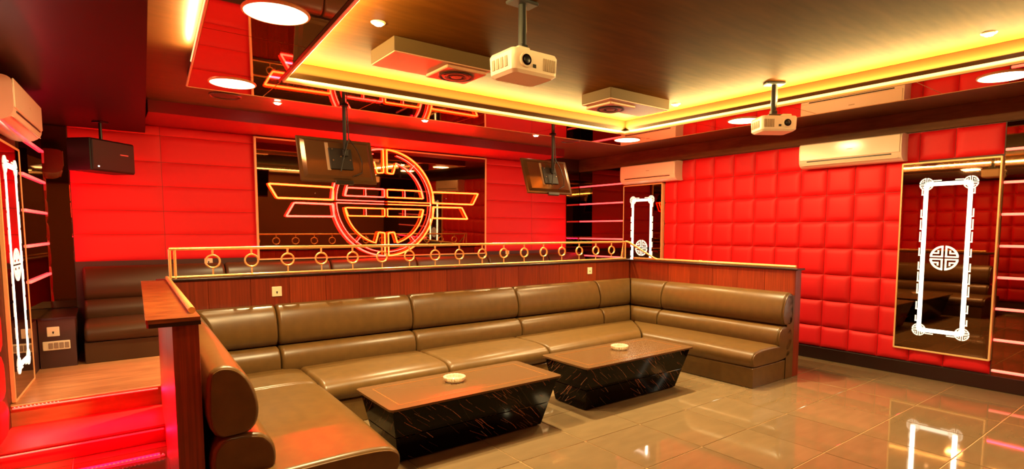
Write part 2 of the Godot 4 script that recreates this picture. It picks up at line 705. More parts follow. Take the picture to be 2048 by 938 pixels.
func ceiling_parts() -> void:
	var c := struct_node("ceiling", "brown ceiling with a warm lit recess and a band of mirrors")
	bx("recess_panel", Vector3(-7.8, CEIL, BZ - 0.1), Vector3(0.1, CEIL + 0.12, FZ + 0.1), M.ceiling, c)
	var zf := 8.0
	# soffit ring
	part("soffit_panel", slab([[-7.6, BZ], [0, BZ], [0, 2.42], [-7.6, 2.42]], OUT, CEIL - 0.001), M.soffit, c)
	part("soffit_panel", slab([[-1.13, 2.42], [0, 2.42], [0, FZ], [-1.13, FZ]], OUT, CEIL - 0.001), M.soffit, c)
	part("soffit_panel", slab([[-7.6, 2.42], [rim_x(2.42), 2.42], [rim_x(zf), zf], [-7.6, zf]], OUT, CEIL - 0.001), M.soffit, c)
	part("soffit_panel", slab([[-7.6, zf + 0.02], [-1.13, zf + 0.02], [-1.13, FZ], [-7.6, FZ]], SOF, CEIL - 0.001), M.soffit, c)
	# carriers of the mirror band
	part("band_carrier", slab([[rim_x(2.42), 2.42], [-1.13, 2.42], [-1.13, 3.0], [rim_x(3.0), 3.0]], SOF, CEIL - 0.001), M.soffit, c)
	part("band_carrier", slab([[-1.69, 3.0], [-1.13, 3.0], [-1.13, zf], [-1.69, zf]], SOF, CEIL - 0.001), M.soffit, c)
	part("band_carrier", slab([[rim_x(3.0), 3.0], [lip_x(3.0) - 0.02, 3.0], [lip_x(zf) - 0.02, zf], [rim_x(zf), zf]], SOF, CEIL - 0.001), M.soffit, c)
	# fascia boards round the recess, with the ledge that carries the LED line
	var fa := 0.02
	part("fascia", slab([[lip_x(3.02), 3.0], [-1.70, 3.0], [-1.70, 3.02], [lip_x(3.02), 3.02]], SOF - 0.012, CEIL - 0.002), M.fascia, c)
	part("fascia", slab([[-1.712, 3.0], [-1.692, 3.0], [-1.692, zf], [-1.712, zf]], SOF - 0.012, CEIL - 0.002), M.fascia, c)
	part("fascia", slab([[lip_x(3.0) - fa, 3.0], [lip_x(3.0), 3.0], [lip_x(zf), zf], [lip_x(zf) - fa, zf]], SOF - 0.012, CEIL - 0.002), M.fascia, c)
	part("fascia", slab([[lip_x(zf), zf], [-1.70, zf], [-1.70, zf + 0.02], [lip_x(zf), zf + 0.02]], SOF - 0.012, CEIL - 0.002), M.fascia, c)
	for side in 4:
		var a: Vector3
		var b: Vector3
		match side:
			0:
				a = Vector3(lip_x(3.02) + 0.01, 0, 3.035)
				b = Vector3(-1.727, 0, 3.035)
			1:
				a = Vector3(-1.727, 0, 3.035)
				b = Vector3(-1.727, 0, zf - 0.015)
			2:
				a = Vector3(lip_x(3.02) + 0.015, 0, 3.035)
				b = Vector3(lip_x(zf) + 0.015, 0, zf - 0.015)
			3:
				a = Vector3(lip_x(zf) + 0.015, 0, zf - 0.015)
				b = Vector3(-1.727, 0, zf - 0.015)
		var y := Vector3(0, SOF + 0.0, 0)
		var led := part("led_line", MB.new().tube([a + y + Vector3(0, 0.012, 0), b + y + Vector3(0, 0.012, 0)], 0.012, 8).mesh(60), M.cove_led, c)
		led.set_meta("label", "warm LED line along the foot of the recess")
		part("ledge", MB.new().tube([a + y - Vector3(0, 0.006, 0), b + y - Vector3(0, 0.006, 0)], 0.012, 4).mesh(30), M.gold_trim, c)
	# lower bulkheads
	part("bulkhead", slab([[-7.6, BZ], [bulk_x(BZ), BZ], [bulk_x(FZ), FZ], [-7.6, FZ]], UND + 0.01, OUT - 0.001), M.maroon, c)
	part("bulkhead", slab([[-6.12, BZ], [-1.07, BZ], [-1.07, 1.2], [-6.12, 1.2]], 2.572, OUT - 0.001), M.red_flat, c)
	# mirror band: separate panes with thin brass joints
	var y0 := SOF - 0.012
	var panes := []
	panes.append([[rim_x(2.42), 2.42], [lip_x(3.0), 2.42], [lip_x(3.0), 3.0], [rim_x(3.0), 3.0]])
	var cuts := [lip_x(3.0), -4.6, -3.6, -2.6, -1.72]
	for i in 4:
		panes.append([[cuts[i], 2.42], [cuts[i + 1], 2.42], [cuts[i + 1], 3.0], [cuts[i], 3.0]])
	panes.append([[-1.72, 2.42], [-1.135, 2.42], [-1.135, 3.0], [-1.72, 3.0]])
	var zs := [3.0, 3.95, 4.95, 5.95, 6.95, 8.0]
	for i in 5:
		var a: float = zs[i]
		var b: float = zs[i + 1]
		panes.append([[rim_x(a), a], [lip_x(a) - 0.021, a], [lip_x(b) - 0.021, b], [rim_x(b), b]])
		panes.append([[-1.691, a], [-1.135, a], [-1.135, b], [-1.691, b]])
	for p in panes:
		var mid := Vector2.ZERO
		for q in p:
			mid += Vector2(q[0], q[1]) / 4.0
		var inner := []
		for q in p:
			inner.append([q[0] + signf(mid.x - q[0]) * 0.0035, q[1] + signf(mid.y - q[1]) * 0.0035])
		part("mirror_pane", slab(inner, y0, SOF - 0.001), M.bronze_clear, c)
		part("joint_strip", slab(p, y0 + 0.006, SOF - 0.0015), M.gold_trim, c)
	# outer edge trims of the band
	for e in [[Vector3(rim_x(2.42), y0, 2.415), Vector3(-1.13, y0, 2.415)], [Vector3(-1.128, y0, 2.415), Vector3(-1.128, y0, zf)], [Vector3(rim_x(2.42) - 0.004, y0, 2.415), Vector3(rim_x(zf) - 0.004, y0, zf)]]:
		part("edge_trim", MB.new().tube([e[0] + Vector3(0, 0.004, 0), e[1] + Vector3(0, 0.004, 0)], 0.007, 4).mesh(30), M.gold_trim, c)
	# LED line tucked against the outer edge of the mirror band on the steps side
	var la := Vector3(rim_x(3.1) - 0.008, SOF + 0.012, 3.1)
	var lb := Vector3(rim_x(7.6) - 0.008, SOF + 0.012, 7.6)
	var rim_led := part("led_line", MB.new().tube([la, lb], 0.006, 6).mesh(60), M.cove_led, c)
	rim_led.set_meta("label", "warm LED line behind the outer edge of the mirror band")

func pillow(w: float, h: float, d: float, n := 7, sharp := 9.0) -> ArrayMesh:
	# upholstered panel: flat back at z = 0, bulging to z = d
	var key := "pillow %.3f %.3f %.3f" % [w, h, d]
	if cache.has(key):
		return cache[key]
	var mb := MB.new()
	var g := []
	var st := []
	for i in n + 1:
		# finer towards the edges
		var t := float(i) / n * 2.0 - 1.0
		st.append(signf(t) * (1.0 - pow(1.0 - absf(t), 1.6)))
	for i in n + 1:
		var row := []
		for j in n + 1:
			var u: float = st[j]
			var v: float = st[i]
			var k: float = pow(maxf(0.0, 1.0 - pow(absf(u), sharp)), 0.6) * pow(maxf(0.0, 1.0 - pow(absf(v), sharp)), 0.6)
			var dome := 0.82 + 0.18 * (1.0 - u * u) * (1.0 - v * v)
			row.append(Vector3(u * w / 2, v * h / 2, d * k * dome))
		g.append(row)
	for i in n:
		for j in n:
			mb.quad(g[i][j], g[i][j + 1], g[i + 1][j + 1], g[i + 1][j])
	cache[key] = mb.mesh(100)
	return cache[key]

func wall_pads() -> void:
	var wr: Node = get_node("wall_right")
	var rows := [0.145, 0.39, 0.69, 0.99, 1.29, 1.59, 1.89, 2.19, 2.475]
	var cols := [2.225, 2.445]
	for i in 13:
		cols.append(2.745 + 0.3 * i)
	cols[13] = 6.12
	cols.resize(14)
	for i in cols.size() - 1:
		for j in 8:
			var w: float = cols[i + 1] - cols[i]
			var h: float = rows[j + 1] - rows[j]
			var z: float = (cols[i] + cols[i + 1]) * 0.5
			if z > 5.4 and z < 6.1 and j > 0 and j < 7:
				continue
			part("pad", pillow(w - 0.003, h - 0.003, 0.04), M.red, wr, Vector3(-0.001, (rows[j] + rows[j + 1]) * 0.5, z), -PI / 2)
	bx("upper_strip", Vector3(-0.03, 2.48, BZ), Vector3(0, OUT, FZ), M.bulkhead, wr, 0.002)
	for i in 2:                                    # over the far lit mirror
		part("pad", pillow(0.36, 0.26, 0.05), M.red, wr, Vector3(-0.001, 2.345, 1.62 + 0.37 * i), -PI / 2)
	# back wall: long horizontal panels either side of the mirror
	var wb: Node = get_node("wall_back")
	var br := [1.165, 1.434, 1.683, 1.944, 2.20, 2.475, 2.575]
	for seg in [[-6.73, -5.979], [-5.979, -5.085], [-1.94, -1.05], [-1.05, -0.32]]:
		for j in 6:
			part("panel", pillow(seg[1] - seg[0] - 0.003, br[j + 1] - br[j] - 0.003, 0.016), M.red, wb, Vector3((seg[0] + seg[1]) * 0.5, (br[j] + br[j + 1]) * 0.5, BZ + 0.001))
	# tan mirror slivers in the two back corners
	bx("corner_mirror", Vector3(-6.94, 0.72, BZ), Vector3(-6.735, 2.48, BZ + 0.012), M.bronze, wb, 0.002)
	bx("corner_mirror", Vector3(-0.315, 0.9, BZ), Vector3(-0.012, 2.48, BZ + 0.012), M.bronze, wb, 0.002)
	# left wall padding beside the steps
	var wl: Node = get_node("wall_left")
	for i in 12:
		for j in 8:
			var s := 2.41 + 0.3 * i
			part("pad", pillow(0.297, rows[j + 1] - rows[j] - 0.003, 0.05), M.red, wl, lw(s, (rows[j] + rows[j + 1]) * 0.5, 0.001), lturn())

func platform_and_steps() -> void:
	var p := struct_node("platform", "raised brown platform floor before the wall sofa")
	part("platform_floor", slab([[-6.945, BZ], [0, BZ], [0, PZ], [-6.945 - LK * 1.96, PZ]], -0.05, PZ * 0 + PLAT), M.platform, p)
	bx("nosing", Vector3(-7.06, PLAT - 0.012, PZ), Vector3(-6.2, PLAT, PZ + 0.012), M.gold_trim, p, 0.003)
	var s := struct_node("step", "red lit step below the platform edge")
	part("tread", slab([[-7.07, PZ], [-6.2, PZ], [-6.215, 2.90], [-7.1, 2.90]], -0.05, 0.118), M.step, s)
	bx("nosing", Vector3(-7.09, 0.106, 2.90), Vector3(-6.215, 0.118, 2.912), M.step, s, 0.003)
	# red rope lights under the nosings and on the floor
	var spec := [[Vector3(-7.05, PLAT - 0.022, PZ + 0.02), Vector3(-6.22, PLAT - 0.022, PZ + 0.02), "red rope light under the platform nosing"],
		[Vector3(-7.08, 0.094, 2.925), Vector3(-6.23, 0.094, 2.925), "red rope light under the nosing of the step"],
		[Vector3(-7.1, 0.012, 3.24), Vector3(-6.25, 0.012, 3.24), "red rope light lying on the floor before the step"]]
	for q in spec:
		var t := thing("rope_light", q[2], "rope light", (q[0] + q[1]) * 0.5)
		var h: Vector3 = (q[1] - q[0]) * 0.5
		part("tube", MB.new().tube([-h, h], 0.006, 6).mesh(60), M.rope, t)
		var mb := MB.new()
		var beads: int = [12, 0, 40][spec.find(q)]
		if beads == 0:
			continue
		for i in beads:
			var c: Vector3 = -h + h * 2.0 * (i + 0.5) / 40.0
			mb.lathe([Vector2(0, 0.004), Vector2(0.005, 0.007), Vector2(0.005, 0.011), Vector2(0, 0.014)], c, 5)
		var b := part("bead_lights", mb.mesh(60), M.bead, t)
		b.set_meta("kind", "stuff")
	for q in [[Vector3(-6.64, PLAT - 0.03, PZ + 0.03), Vector3(0, -0.35, 1), 1.1], [Vector3(-6.66, 0.085, 2.935), Vector3(0, -0.35, 1), 0.9], [Vector3(-6.67, 0.03, 3.25), Vector3(0, 1, -0.4), 1.3]]:
		area(q[0], q[1], Vector2(0.8, 0.03), Color(1.0, 0.001, 0.009), q[2], Vector3(0, 1, 0) if absf(q[1].y) < 0.9 else Vector3(0, 0, 1))

func boards(called: String, parent: Node, a: Vector3, dir: Vector3, length: float, y0: float, y1: float, turn: float, w := 0.3) -> void:
	var n := int(round(length / w))
	var bw := length / n
	var mats := [M.wood, M.wood_b, M.wood_c]
	for i in n:
		var c := a + dir * bw * (i + 0.5)
		part(called, boxm(Vector3(bw - 0.002, y1 - y0, 0.012), 0.0015), mats[rng.randi() % 3], parent, Vector3(c.x, (y0 + y1) * 0.5, c.z), turn)

func half_wall() -> void:
	var t := struct_node("half_wall", "reddish wood half wall under the ringed brass railing")
	# back run
	bx("core", Vector3(-6.2, 0, 2.405), Vector3(-0.935, 1.088, 2.488), M.wood_b, t)
	boards("plank", t, Vector3(-6.17, 0, 2.494), Vector3.RIGHT, 5.13, 0.3, 1.088, 0.0)
	boards("plank", t, Vector3(-6.2, 0, 2.399), Vector3.RIGHT, 5.26, PLAT, 1.088, 0.0)
	bx("cap", Vector3(-6.2, 1.088, 2.385), Vector3(-0.905, 1.108, 2.515), M.cap_dark, t, 0.004)
	# right run
	t = struct_node("half_wall", "reddish wood half wall behind the sofa run by the padded wall")
	bx("core", Vector3(-1.018, 0, 2.49), Vector3(-0.932, 1.088, 4.735), M.wood_b, t)
	boards("plank", t, Vector3(-1.024, 0, 2.5), Vector3.BACK, 2.235, 0.3, 1.088, PI / 2)
	boards("plank", t, Vector3(-0.926, 0, 2.4), Vector3.BACK, 2.335, 0, 1.088, PI / 2)
	bx("end_panel", Vector3(-1.032, 0, 4.735), Vector3(-0.918, 1.088, 4.75), M.wood_b, t, 0.002)
	bx("cap", Vector3(-1.05, 1.088, 2.51), Vector3(-0.895, 1.108, 4.775), M.cap_dark, t, 0.004)
	# left run, slightly askew
	t = struct_node("half_wall", "reddish wood half wall with a wide counter top beside the steps")
	part("core", slab([[-6.192, 2.45], [-6.115, 2.45], [-6.189, 4.64], [-6.268, 4.64]], 0, 1.07), M.wood_b, t)
	var dl := Vector3(-0.0345, 0, 1).normalized()
	boards("side_panel", t, Vector3(-6.198, 0, 2.45), dl, 2.19, 0.0, 1.07, PI / 2 - 0.0345, 0.75)
	bx("end_panel", Vector3(-6.283, 0, 4.64), Vector3(-6.182, 1.068, 4.655), M.wood, t, 0.002)
	part("cap", slab([[-6.295, 2.5], [-6.125, 2.5], [-6.18, 4.72], [-6.37, 4.72], [-6.377, 4.70]], 1.07, 1.088), M.cap_dark, t)
	part("counter", slab([[-6.297, 2.5], [-6.125, 2.5], [-6.182, 4.725], [-6.372, 4.725], [-6.38, 4.715]], 1.0885, 1.106), M.counter, t)

# ------------------------------------------------------------------ upholstery
func cushion(prof: Array, origin: Vector3, dir: Vector3, out: Vector3, a0: float, b0: float, ma := 0.0, mb_ := 0.0, r := 0.03, sag := 0.0) -> ArrayMesh:
	# closed profile (u away from the wall, v up) swept from a0 to b0 along dir; ma, mb_ shift the ends with u (mitres)
	var p := chaikin(prof, 2)
	var n := p.size()
	var area2 := 0.0
	for i in n:
		area2 += p[i].cross(p[(i + 1) % n])
	var nrm := []
	for i in n:
		var d: Vector2 = (p[(i + 1) % n] - p[(i - 1 + n) % n]).normalized()
		var o := Vector2(d.y, -d.x)
		nrm.append(o if area2 > 0 else -o)
	var L := b0 - a0
	var ts := []
	for k in [0.0, 0.12, 0.35, 0.65, 1.0]:
		ts.append(k * r / L)
	for k in 5:
		ts.append(r / L + (1.0 - 2.0 * r / L) * (k + 1) / 6.0)
	for k in [1.0, 0.65, 0.35, 0.12, 0.0]:
		ts.append(1.0 - k * r / L)
	var loops := []
	for t in ts:
		var d: float = minf(t, 1.0 - t) * L
		var e := 0.0
		if d < r:
			var q := 1.0 - d / r
			e = r * (1.0 - sqrt(maxf(0.0, 1.0 - q * q)))
		var swell: float = sag * sin(PI * clampf(t, 0, 1))
		var l := PackedVector3Array()
		for i in n:
			var w: Vector2 = p[i] - nrm[i] * e + nrm[i] * swell
			var a := a0 + ma * w.x
			var b := b0 + mb_ * w.x
			l.append(origin + dir * (a + (b - a) * t) + out * w.x + Vector3.UP * w.y)
		loops.append(l)
	return MB.new().rings(loops).mesh(70)

func end_cap(prof: Array, origin: Vector3, dir: Vector3, out: Vector3, at: float, inset := 0.014) -> ArrayMesh:
	# flat end panel with the outline of the cushion
	var p := chaikin(prof, 2)
	var n := p.size()
	var area2 := 0.0
	for i in n:
		area2 += p[i].cross(p[(i + 1) % n])
	var loops := []
	for k in [[-0.012, inset], [0.004, inset], [0.007, inset + 0.006]]:
		var l := PackedVector3Array()
		for i in n:
			var d: Vector2 = (p[(i + 1) % n] - p[(i - 1 + n) % n]).normalized()
			var o := Vector2(d.y, -d.x) * (1.0 if area2 > 0 else -1.0)
			var w: Vector2 = p[i] - o * k[1]
			l.append(origin + dir * (at + k[0]) + out * w.x + Vector3.UP * w.y)
		loops.append(l)
	return MB.new().rings(loops).mesh(40)

func back_profile(y: float) -> Array:
	return [Vector2(0.01, y + 0.535), Vector2(0.17, y + 0.535), Vector2(0.215, y + 0.575), Vector2(0.228, y + 0.66), Vector2(0.205, y + 0.76), Vector2(0.165, y + 0.835), Vector2(0.11, y + 0.872), Vector2(0.05, y + 0.87), Vector2(0.012, y + 0.83)]

func lumbar_profile(y: float) -> Array:
	return [Vector2(0.02, y + 0.29), Vector2(0.24, y + 0.29), Vector2(0.285, y + 0.34), Vector2(0.295, y + 0.42), Vector2(0.275, y + 0.49), Vector2(0.22, y + 0.54), Vector2(0.02, y + 0.54)]

func seat_profile(y: float, d: float) -> Array:
	return [Vector2(0.05, y + 0.19), Vector2(d - 0.06, y + 0.19), Vector2(d - 0.005, y + 0.2), Vector2(d + 0.02, y + 0.25), Vector2(d + 0.01, y + 0.31), Vector2(d - 0.05, y + 0.35), Vector2(d - 0.2, y + 0.362), Vector2(d * 0.5, y + 0.362), Vector2(0.22, y + 0.358), Vector2(0.05, y + 0.34)]

func main_sofa() -> void:
	var t := thing("banquette_sofa", "U-shaped tan leather banquette lining the inside of the half wall", "sofa")
	var lea: Material = M.leather
	var D := 0.87
	var DR := 0.73
	var ob := Vector3(0, 0, 2.502)          # back run, along +x
	var orr := Vector3(-1.032, 0, 0)        # right run, along +z
	var ol := Vector3(-6.022, 0, 0)         # left run, along +z, askew
	var dl := Vector3(-0.0345, 0, 1)
	var X := Vector3.RIGHT
	var Z := Vector3.BACK
	for k in 2:
		var prof: Array = back_profile(0) if k == 0 else lumbar_profile(0)
		var nm: String = "back_cushion" if k == 0 else "lumbar_cushion"
		part(nm, cushion(prof, ob, X, Z, -6.105, -5.415, 1.0, 0.0), lea, t)
		part(nm, cushion(prof, ob, X, Z, -5.41, -4.232), lea, t)
		part(nm, cushion(prof, ob, X, Z, -4.228, -3.002), lea, t)
		part(nm, cushion(prof, ob, X, Z, -2.998, -1.775), lea, t)
		part(nm, cushion(prof, ob, X, Z, -1.77, -1.036, 0.0, -1.0, 0.02), lea, t)
		part(nm, cushion(prof, orr, Z, -X, 2.506, 3.2, 1.0, 0.0, 0.02), lea, t)
		part(nm, cushion(prof, orr, Z, -X, 3.205, 4.745), lea, t)
		part(nm, cushion(prof, ol, dl, X, 2.506, 3.25, 1.0, 0.0), lea, t)
		part(nm, cushion(prof, ol, dl, X, 3.255, 4.73), lea, t)
		part("end_panel", end_cap(prof, ol, dl, X, 4.73), M.leather, t)
		part("end_panel", end_cap(prof, orr, Z, -X, 4.745), M.leather, t)
	var sp := seat_profile(0, D)
	part("seat_cushion", cushion(sp, ol, dl, X, 2.52, 3.27, 0.0, 0.0, 0.035, 0.004), lea, t)
	part("seat_cushion", cushion(sp, ol, dl, X, 3.275, 4.83, 0.0, 0.0, 0.035, 0.006), lea, t)
	part("seat_cushion", cushion(sp, ob, X, Z, -5.275, -4.212, 0.0, 0.0, 0.035, 0.006), lea, t)
	part("seat_cushion", cushion(sp, ob, X, Z, -4.208, -3.102, 0.0, 0.0, 0.035, 0.006), lea, t)
	part("seat_cushion", cushion(sp, ob, X, Z, -3.098, -1.035, 0.0, -DR / D, 0.03, 0.004), lea, t)
	part("seat_cushion", cushion(seat_profile(0, DR), orr, Z, -X, 2.506, 4.745, D / DR, 0.0, 0.03, 0.006), lea, t)
	part("end_panel", end_cap(sp, ol, dl, X, 4.83), M.leather, t)
	part("end_panel", end_cap(seat_profile(0, DR), orr, Z, -X, 4.745), M.leather, t)
	# plinths
	bx("plinth", Vector3(-5.35, 0, 2.51), Vector3(-1.05, 0.19, 3.365), M.leather, t, 0.006)
	bx("plinth", Vector3(-1.755, 0, 3.35), Vector3(-1.04, 0.192, 4.742), M.leather, t, 0.006)
	part("plinth", slab([[-6.105, 2.51], [-5.3, 2.51], [-5.33, 4.8], [-6.18, 4.8]], 0, 0.19), M.leather, t)
	# upholstered end boards
	bx("end_board", Vector3(-1.17, 0, 4.745), Vector3(-1.035, 0.84, 4.752), M.leather, t, 0.003)

func wall_sofa() -> void:
	var t := thing("wall_banquette", "brown leather banquette, its shade put into the colour, on the platform under the neon mirror", "sofa")
	var o := Vector3(0, 0, BZ + 0.02)
	var X := Vector3.RIGHT
	var Z := Vector3.BACK
	var y := PLAT
	var cuts := [-6.68, -5.45, -4.3, -3.15, -2.0, -0.85, -0.05]
	for i in cuts.size() - 1:
		var a: float = cuts[i] + 0.003
		var b: float = cuts[i + 1] - 0.003
		part("back_cushion", cushion(back_profile(y - 0.02), o, X, Z, a, b), M.leather_shaded, t)
		part("lumbar_cushion", cushion(lumbar_profile(y), o, X, Z, a, b), M.leather_shaded, t)
		part("seat_cushion", cushion(seat_profile(y, 0.73), o, X, Z, a, b, 0.0, 0.0, 0.035, 0.005), M.leather_shaded, t)
	bx("plinth", Vector3(-6.68, y, BZ + 0.01), Vector3(-0.05, y + 0.19, 1.11), M.leather_shaded, t, 0.006)
	# low cabinet in the corner with a switch plate
	var c := thing("corner_cabinet", "low dark cabinet in the corner with sockets on its front", "cabinet")
	part("body", slab([[-6.94, BZ + 0.015], [-6.735, BZ + 0.015], [-6.735, 1.115], [-6.982, 1.115]], y, y + 0.425), M.wall_dark, c)
	part("top", slab([[-6.94, BZ + 0.015], [-6.725, BZ + 0.015], [-6.725, 1.13], [-6.983, 1.13]], y + 0.426, y + 0.445), M.cap_dark, c)

func tables() -> void:
	var specs := [[Vector3(-4.51, 0, 4.125), "low table with black marble base and brown glass top by the left seats", "glass ashtray on the table beside the left seats"],
		[Vector3(-2.865, 0, 4.095), "low table with black marble base and brown glass top by the right seats", "glass ashtray on the table beside the right seats"]]
	var specs2 := ["low black marble coffee table next to the sofa run by the steps", "low black marble coffee table next to the sofa run by the padded wall"]
	var ash := ["pressed glass ashtray on the coffee table nearer the steps", "pressed glass ashtray on the coffee table nearer the padded wall"]
	for k in 2:
		var at: Vector3 = specs[k][0]
		var t := thing("coffee_table", specs2[k], "table", at, 0.0, "coffee tables")
		var top := MB.new().prism(round_rect(1.36, 0.6, 0.035), Transform3D(Basis(Vector3.RIGHT, Vector3.FORWARD, Vector3.UP), Vector3(0, 0.386, 0)), 0.014)
		part("table_top", top.mesh(25), M.table_top, t)
		# thin inlay frame in the top
		for e in [[Vector3(0, 0, -0.22), Vector3(1.18, 0.002, 0.006)], [Vector3(0, 0, 0.22), Vector3(1.18, 0.002, 0.006)], [Vector3(-0.59, 0, 0), Vector3(0.006, 0.002, 0.44)], [Vector3(0.59, 0, 0), Vector3(0.006, 0.002, 0.44)]]:
			part("inlay", boxm(e[1]), M.inlay, t, e[0] + Vector3(0, 0.4005, 0))
		# base of two tapering stone blocks with a thin joint
		for b in [[0.008, 0.185, 1], [0.188, 0.384, 0]]:
			var loops := []
			for y in [b[0], b[0] + 0.003, b[1] - 0.003, b[1]]:
				var f: float = y / 0.384
				var hx: float = lerpf(0.575, 0.655, f)
				var hz: float = lerpf(0.19, 0.27, f)
				var e: float = 0.003 if y == b[0] or y == b[1] else 0.0
				var l := PackedVector3Array()
				for q in [[-1, -1], [1, -1], [1, 1], [-1, 1]]:
					l.append(Vector3(q[0] * (hx - e), y, q[1] * (hz - e) - 0.03 * (1.0 - f)))
				loops.append(l)
			part("stone_block", MB.new().rings(loops).mesh(20), M.marble, t)
		var ax := [Vector3(-4.56, 0.4, 4.08), Vector3(-2.83, 0.4, 4.05)]
		var pos: Vector3 = ax[k]
		var a := thing("ashtray", ash[k], "ashtray", pos, 0.0, "ashtrays")
		var prof := [Vector2(0, 0.0), Vector2(0.048, 0.0), Vector2(0.064, 0.008), Vector2(0.074, 0.022), Vector2(0.078, 0.036), Vector2(0.070, 0.042), Vector2(0.060, 0.036), Vector2(0.052, 0.018), Vector2(0.04, 0.012), Vector2(0, 0.011)]
		part("bowl", MB.new().lathe(prof, Vector3(0, 0.001, 0), 72, 0.06, 18).mesh(30), M.glass, a)

func back_mirror_and_neon() -> void:
	var cx := -3.515
	var t := thing("wall_mirror", "large brass framed bronze mirror behind the red neon emblem", "mirror", Vector3(cx, 1.13, BZ))
	t.rotation.x = 0.02
	var w := 3.13
	var lo := 0.0
	var hi := 1.43
	bx("glass", Vector3(-w / 2, lo, 0.002), Vector3(w / 2, hi, 0.026), M.bronze, t, 0.002)
	for e in [[Vector3(-w / 2 - 0.012, lo, 0.001), Vector3(-w / 2 + 0.012, hi, 0.034)], [Vector3(w / 2 - 0.012, lo, 0.001), Vector3(w / 2 + 0.012, hi, 0.034)], [Vector3(-w / 2, hi - 0.02, 0.001), Vector3(w / 2, hi, 0.034)], [Vector3(-w / 2, lo, 0.001), Vector3(w / 2, lo + 0.02, 0.034)]]:
		bx("frame", e[0], e[1], M.gold_trim, t, 0.003)
	# the emblem, tubes standing off the glass
	var n := thing("neon_sign", "red and amber neon round emblem with wing bars on the mirror", "neon sign", Vector3(-3.53, 1.845, BZ + 0.078))
	var arc := func(r: float, a: float, b: float, k: int) -> Array:
		var p := []
		for i in k + 1:
			var q := lerpf(a, b, float(i) / k)
			p.append(Vector3(cos(q) * r, sin(q) * r, 0))
		return p
	var tube := func(called: String, pts: Array, r: float, m: Material, closed := false) -> void:
		var p := []
		for q in pts:
			p.append(q if q is Vector3 else Vector3(q[0], q[1], 0))
		# cut corners keep the tube round at its bends
		var s := []
		var cnt := p.size()
		if cnt > 8:
			s = p
		else:
			for i in cnt:
				var a: Vector3 = p[i]
				if not closed and (i == 0 or i == cnt - 1):
					s.append(a)
					continue
				var b: Vector3 = p[(i - 1 + cnt) % cnt]
				var c: Vector3 = p[(i + 1) % cnt]
				s.append(a + (b - a).normalized() * 0.012)
				s.append(a + (b - a).normalized() * 0.003 + (c - a).normalized() * 0.003)
				s.append(a + (c - a).normalized() * 0.012)
		part(called, MB.new().tube(s, r, 6, closed).mesh(80), m, n)
	for sx in [-1, 1]:
		for sy in [-1, 1]:
			var fl := func(pts: Array) -> Array:
				var o := []
				for q in pts:
					var v3: Vector3 = q if q is Vector3 else Vector3(q[0], q[1], 0)
					o.append(Vector3(v3.x * sx, v3.y * sy, v3.z))
				return o
			var outer: Material = M.neon_amber if sx > 0 else M.neon_pink
			var hot: Material = M.neon_amber
			tube.call("neon_arc", fl.call(arc.call(0.70, 0.035, PI / 2 - 0.036, 28)), 0.0105, outer)
			tube.call("neon_arc", fl.call(arc.call(0.648, 0.027, PI / 2 - (0.05 if sy < 0 else 0.25), 26)), 0.006, M.neon_pink)
			tube.call("neon_tube", fl.call([[0.648, 0.0175], [0.025, 0.0175]]), 0.007, M.neon_pink if sx < 0 else M.neon_amber)
			tube.call("neon_tube", fl.call([[0.025, 0.70], [0.025, 0.395], [0.108, 0.385], [0.152, 0.53]]), 0.0095, hot)
			tube.call("neon_arc", fl.call(arc.call(0.548, 0.135, 1.288, 22)), 0.008, M.neon_pink if sy > 0 else M.neon_amber)
			tube.call("neon_tube", fl.call([[0.02, 0.178], [0.505, 0.178], [0.537, 0.075], [0.02, 0.075]]), 0.008, M.neon_amber if sx * sy != -1 or sy < 0 and sx > 0 else M.neon_pink, true)
			tube.call("neon_tube", fl.call([[0.27, 0.17], [0.27, 0.083]]), 0.006, M.neon_pink)
			tube.call("neon_tube", fl.call([[0.352, 0.447], [0.414, 0.52]]), 0.006, M.neon_pink)
			if sy > 0:
				tube.call("neon_tube", fl.call([[0.685, 0.172], [1.427, 0.18], [1.337, 0.018], [0.685, 0.018]]), 0.0105, M.neon_amber, true)
			else:
				tube.call("neon_tube", fl.call([[0.685, 0.038], [1.15, 0.033], [1.243, 0.195], [0.685, 0.19]]), 0.0105, M.neon_pink if sx < 0 else M.neon_amber, true)
	# stand-offs
	for q in [[-0.9, 0.09], [0.9, 0.09], [0, 0.69], [0, -0.69], [-0.5, 0.49], [0.5, 0.49], [-0.5, -0.49], [0.5, -0.49]]:
		part("stand_off", MB.new().cyl(Vector3(q[0], q[1], -0.036 + 0.02 * q[1]), Vector3(q[0], q[1], -0.002), 0.005, 0.005, 8).mesh(), M.steel, n)
	# light of the tubes
	for sx in [-1, 1]:
		area(Vector3(-3.53 + 1.03 * sx, 1.93, BZ + 0.095), Vector3(0, 0, 1), Vector2(0.7, 0.02), Color(1.0, 0.002, 0.004), 2.0)
		area(Vector3(-3.53 + 0.95 * sx, 1.74, BZ + 0.095), Vector3(0, 0, 1), Vector2(0.5, 0.02), Color(1.0, 0.002, 0.004), 1.5)

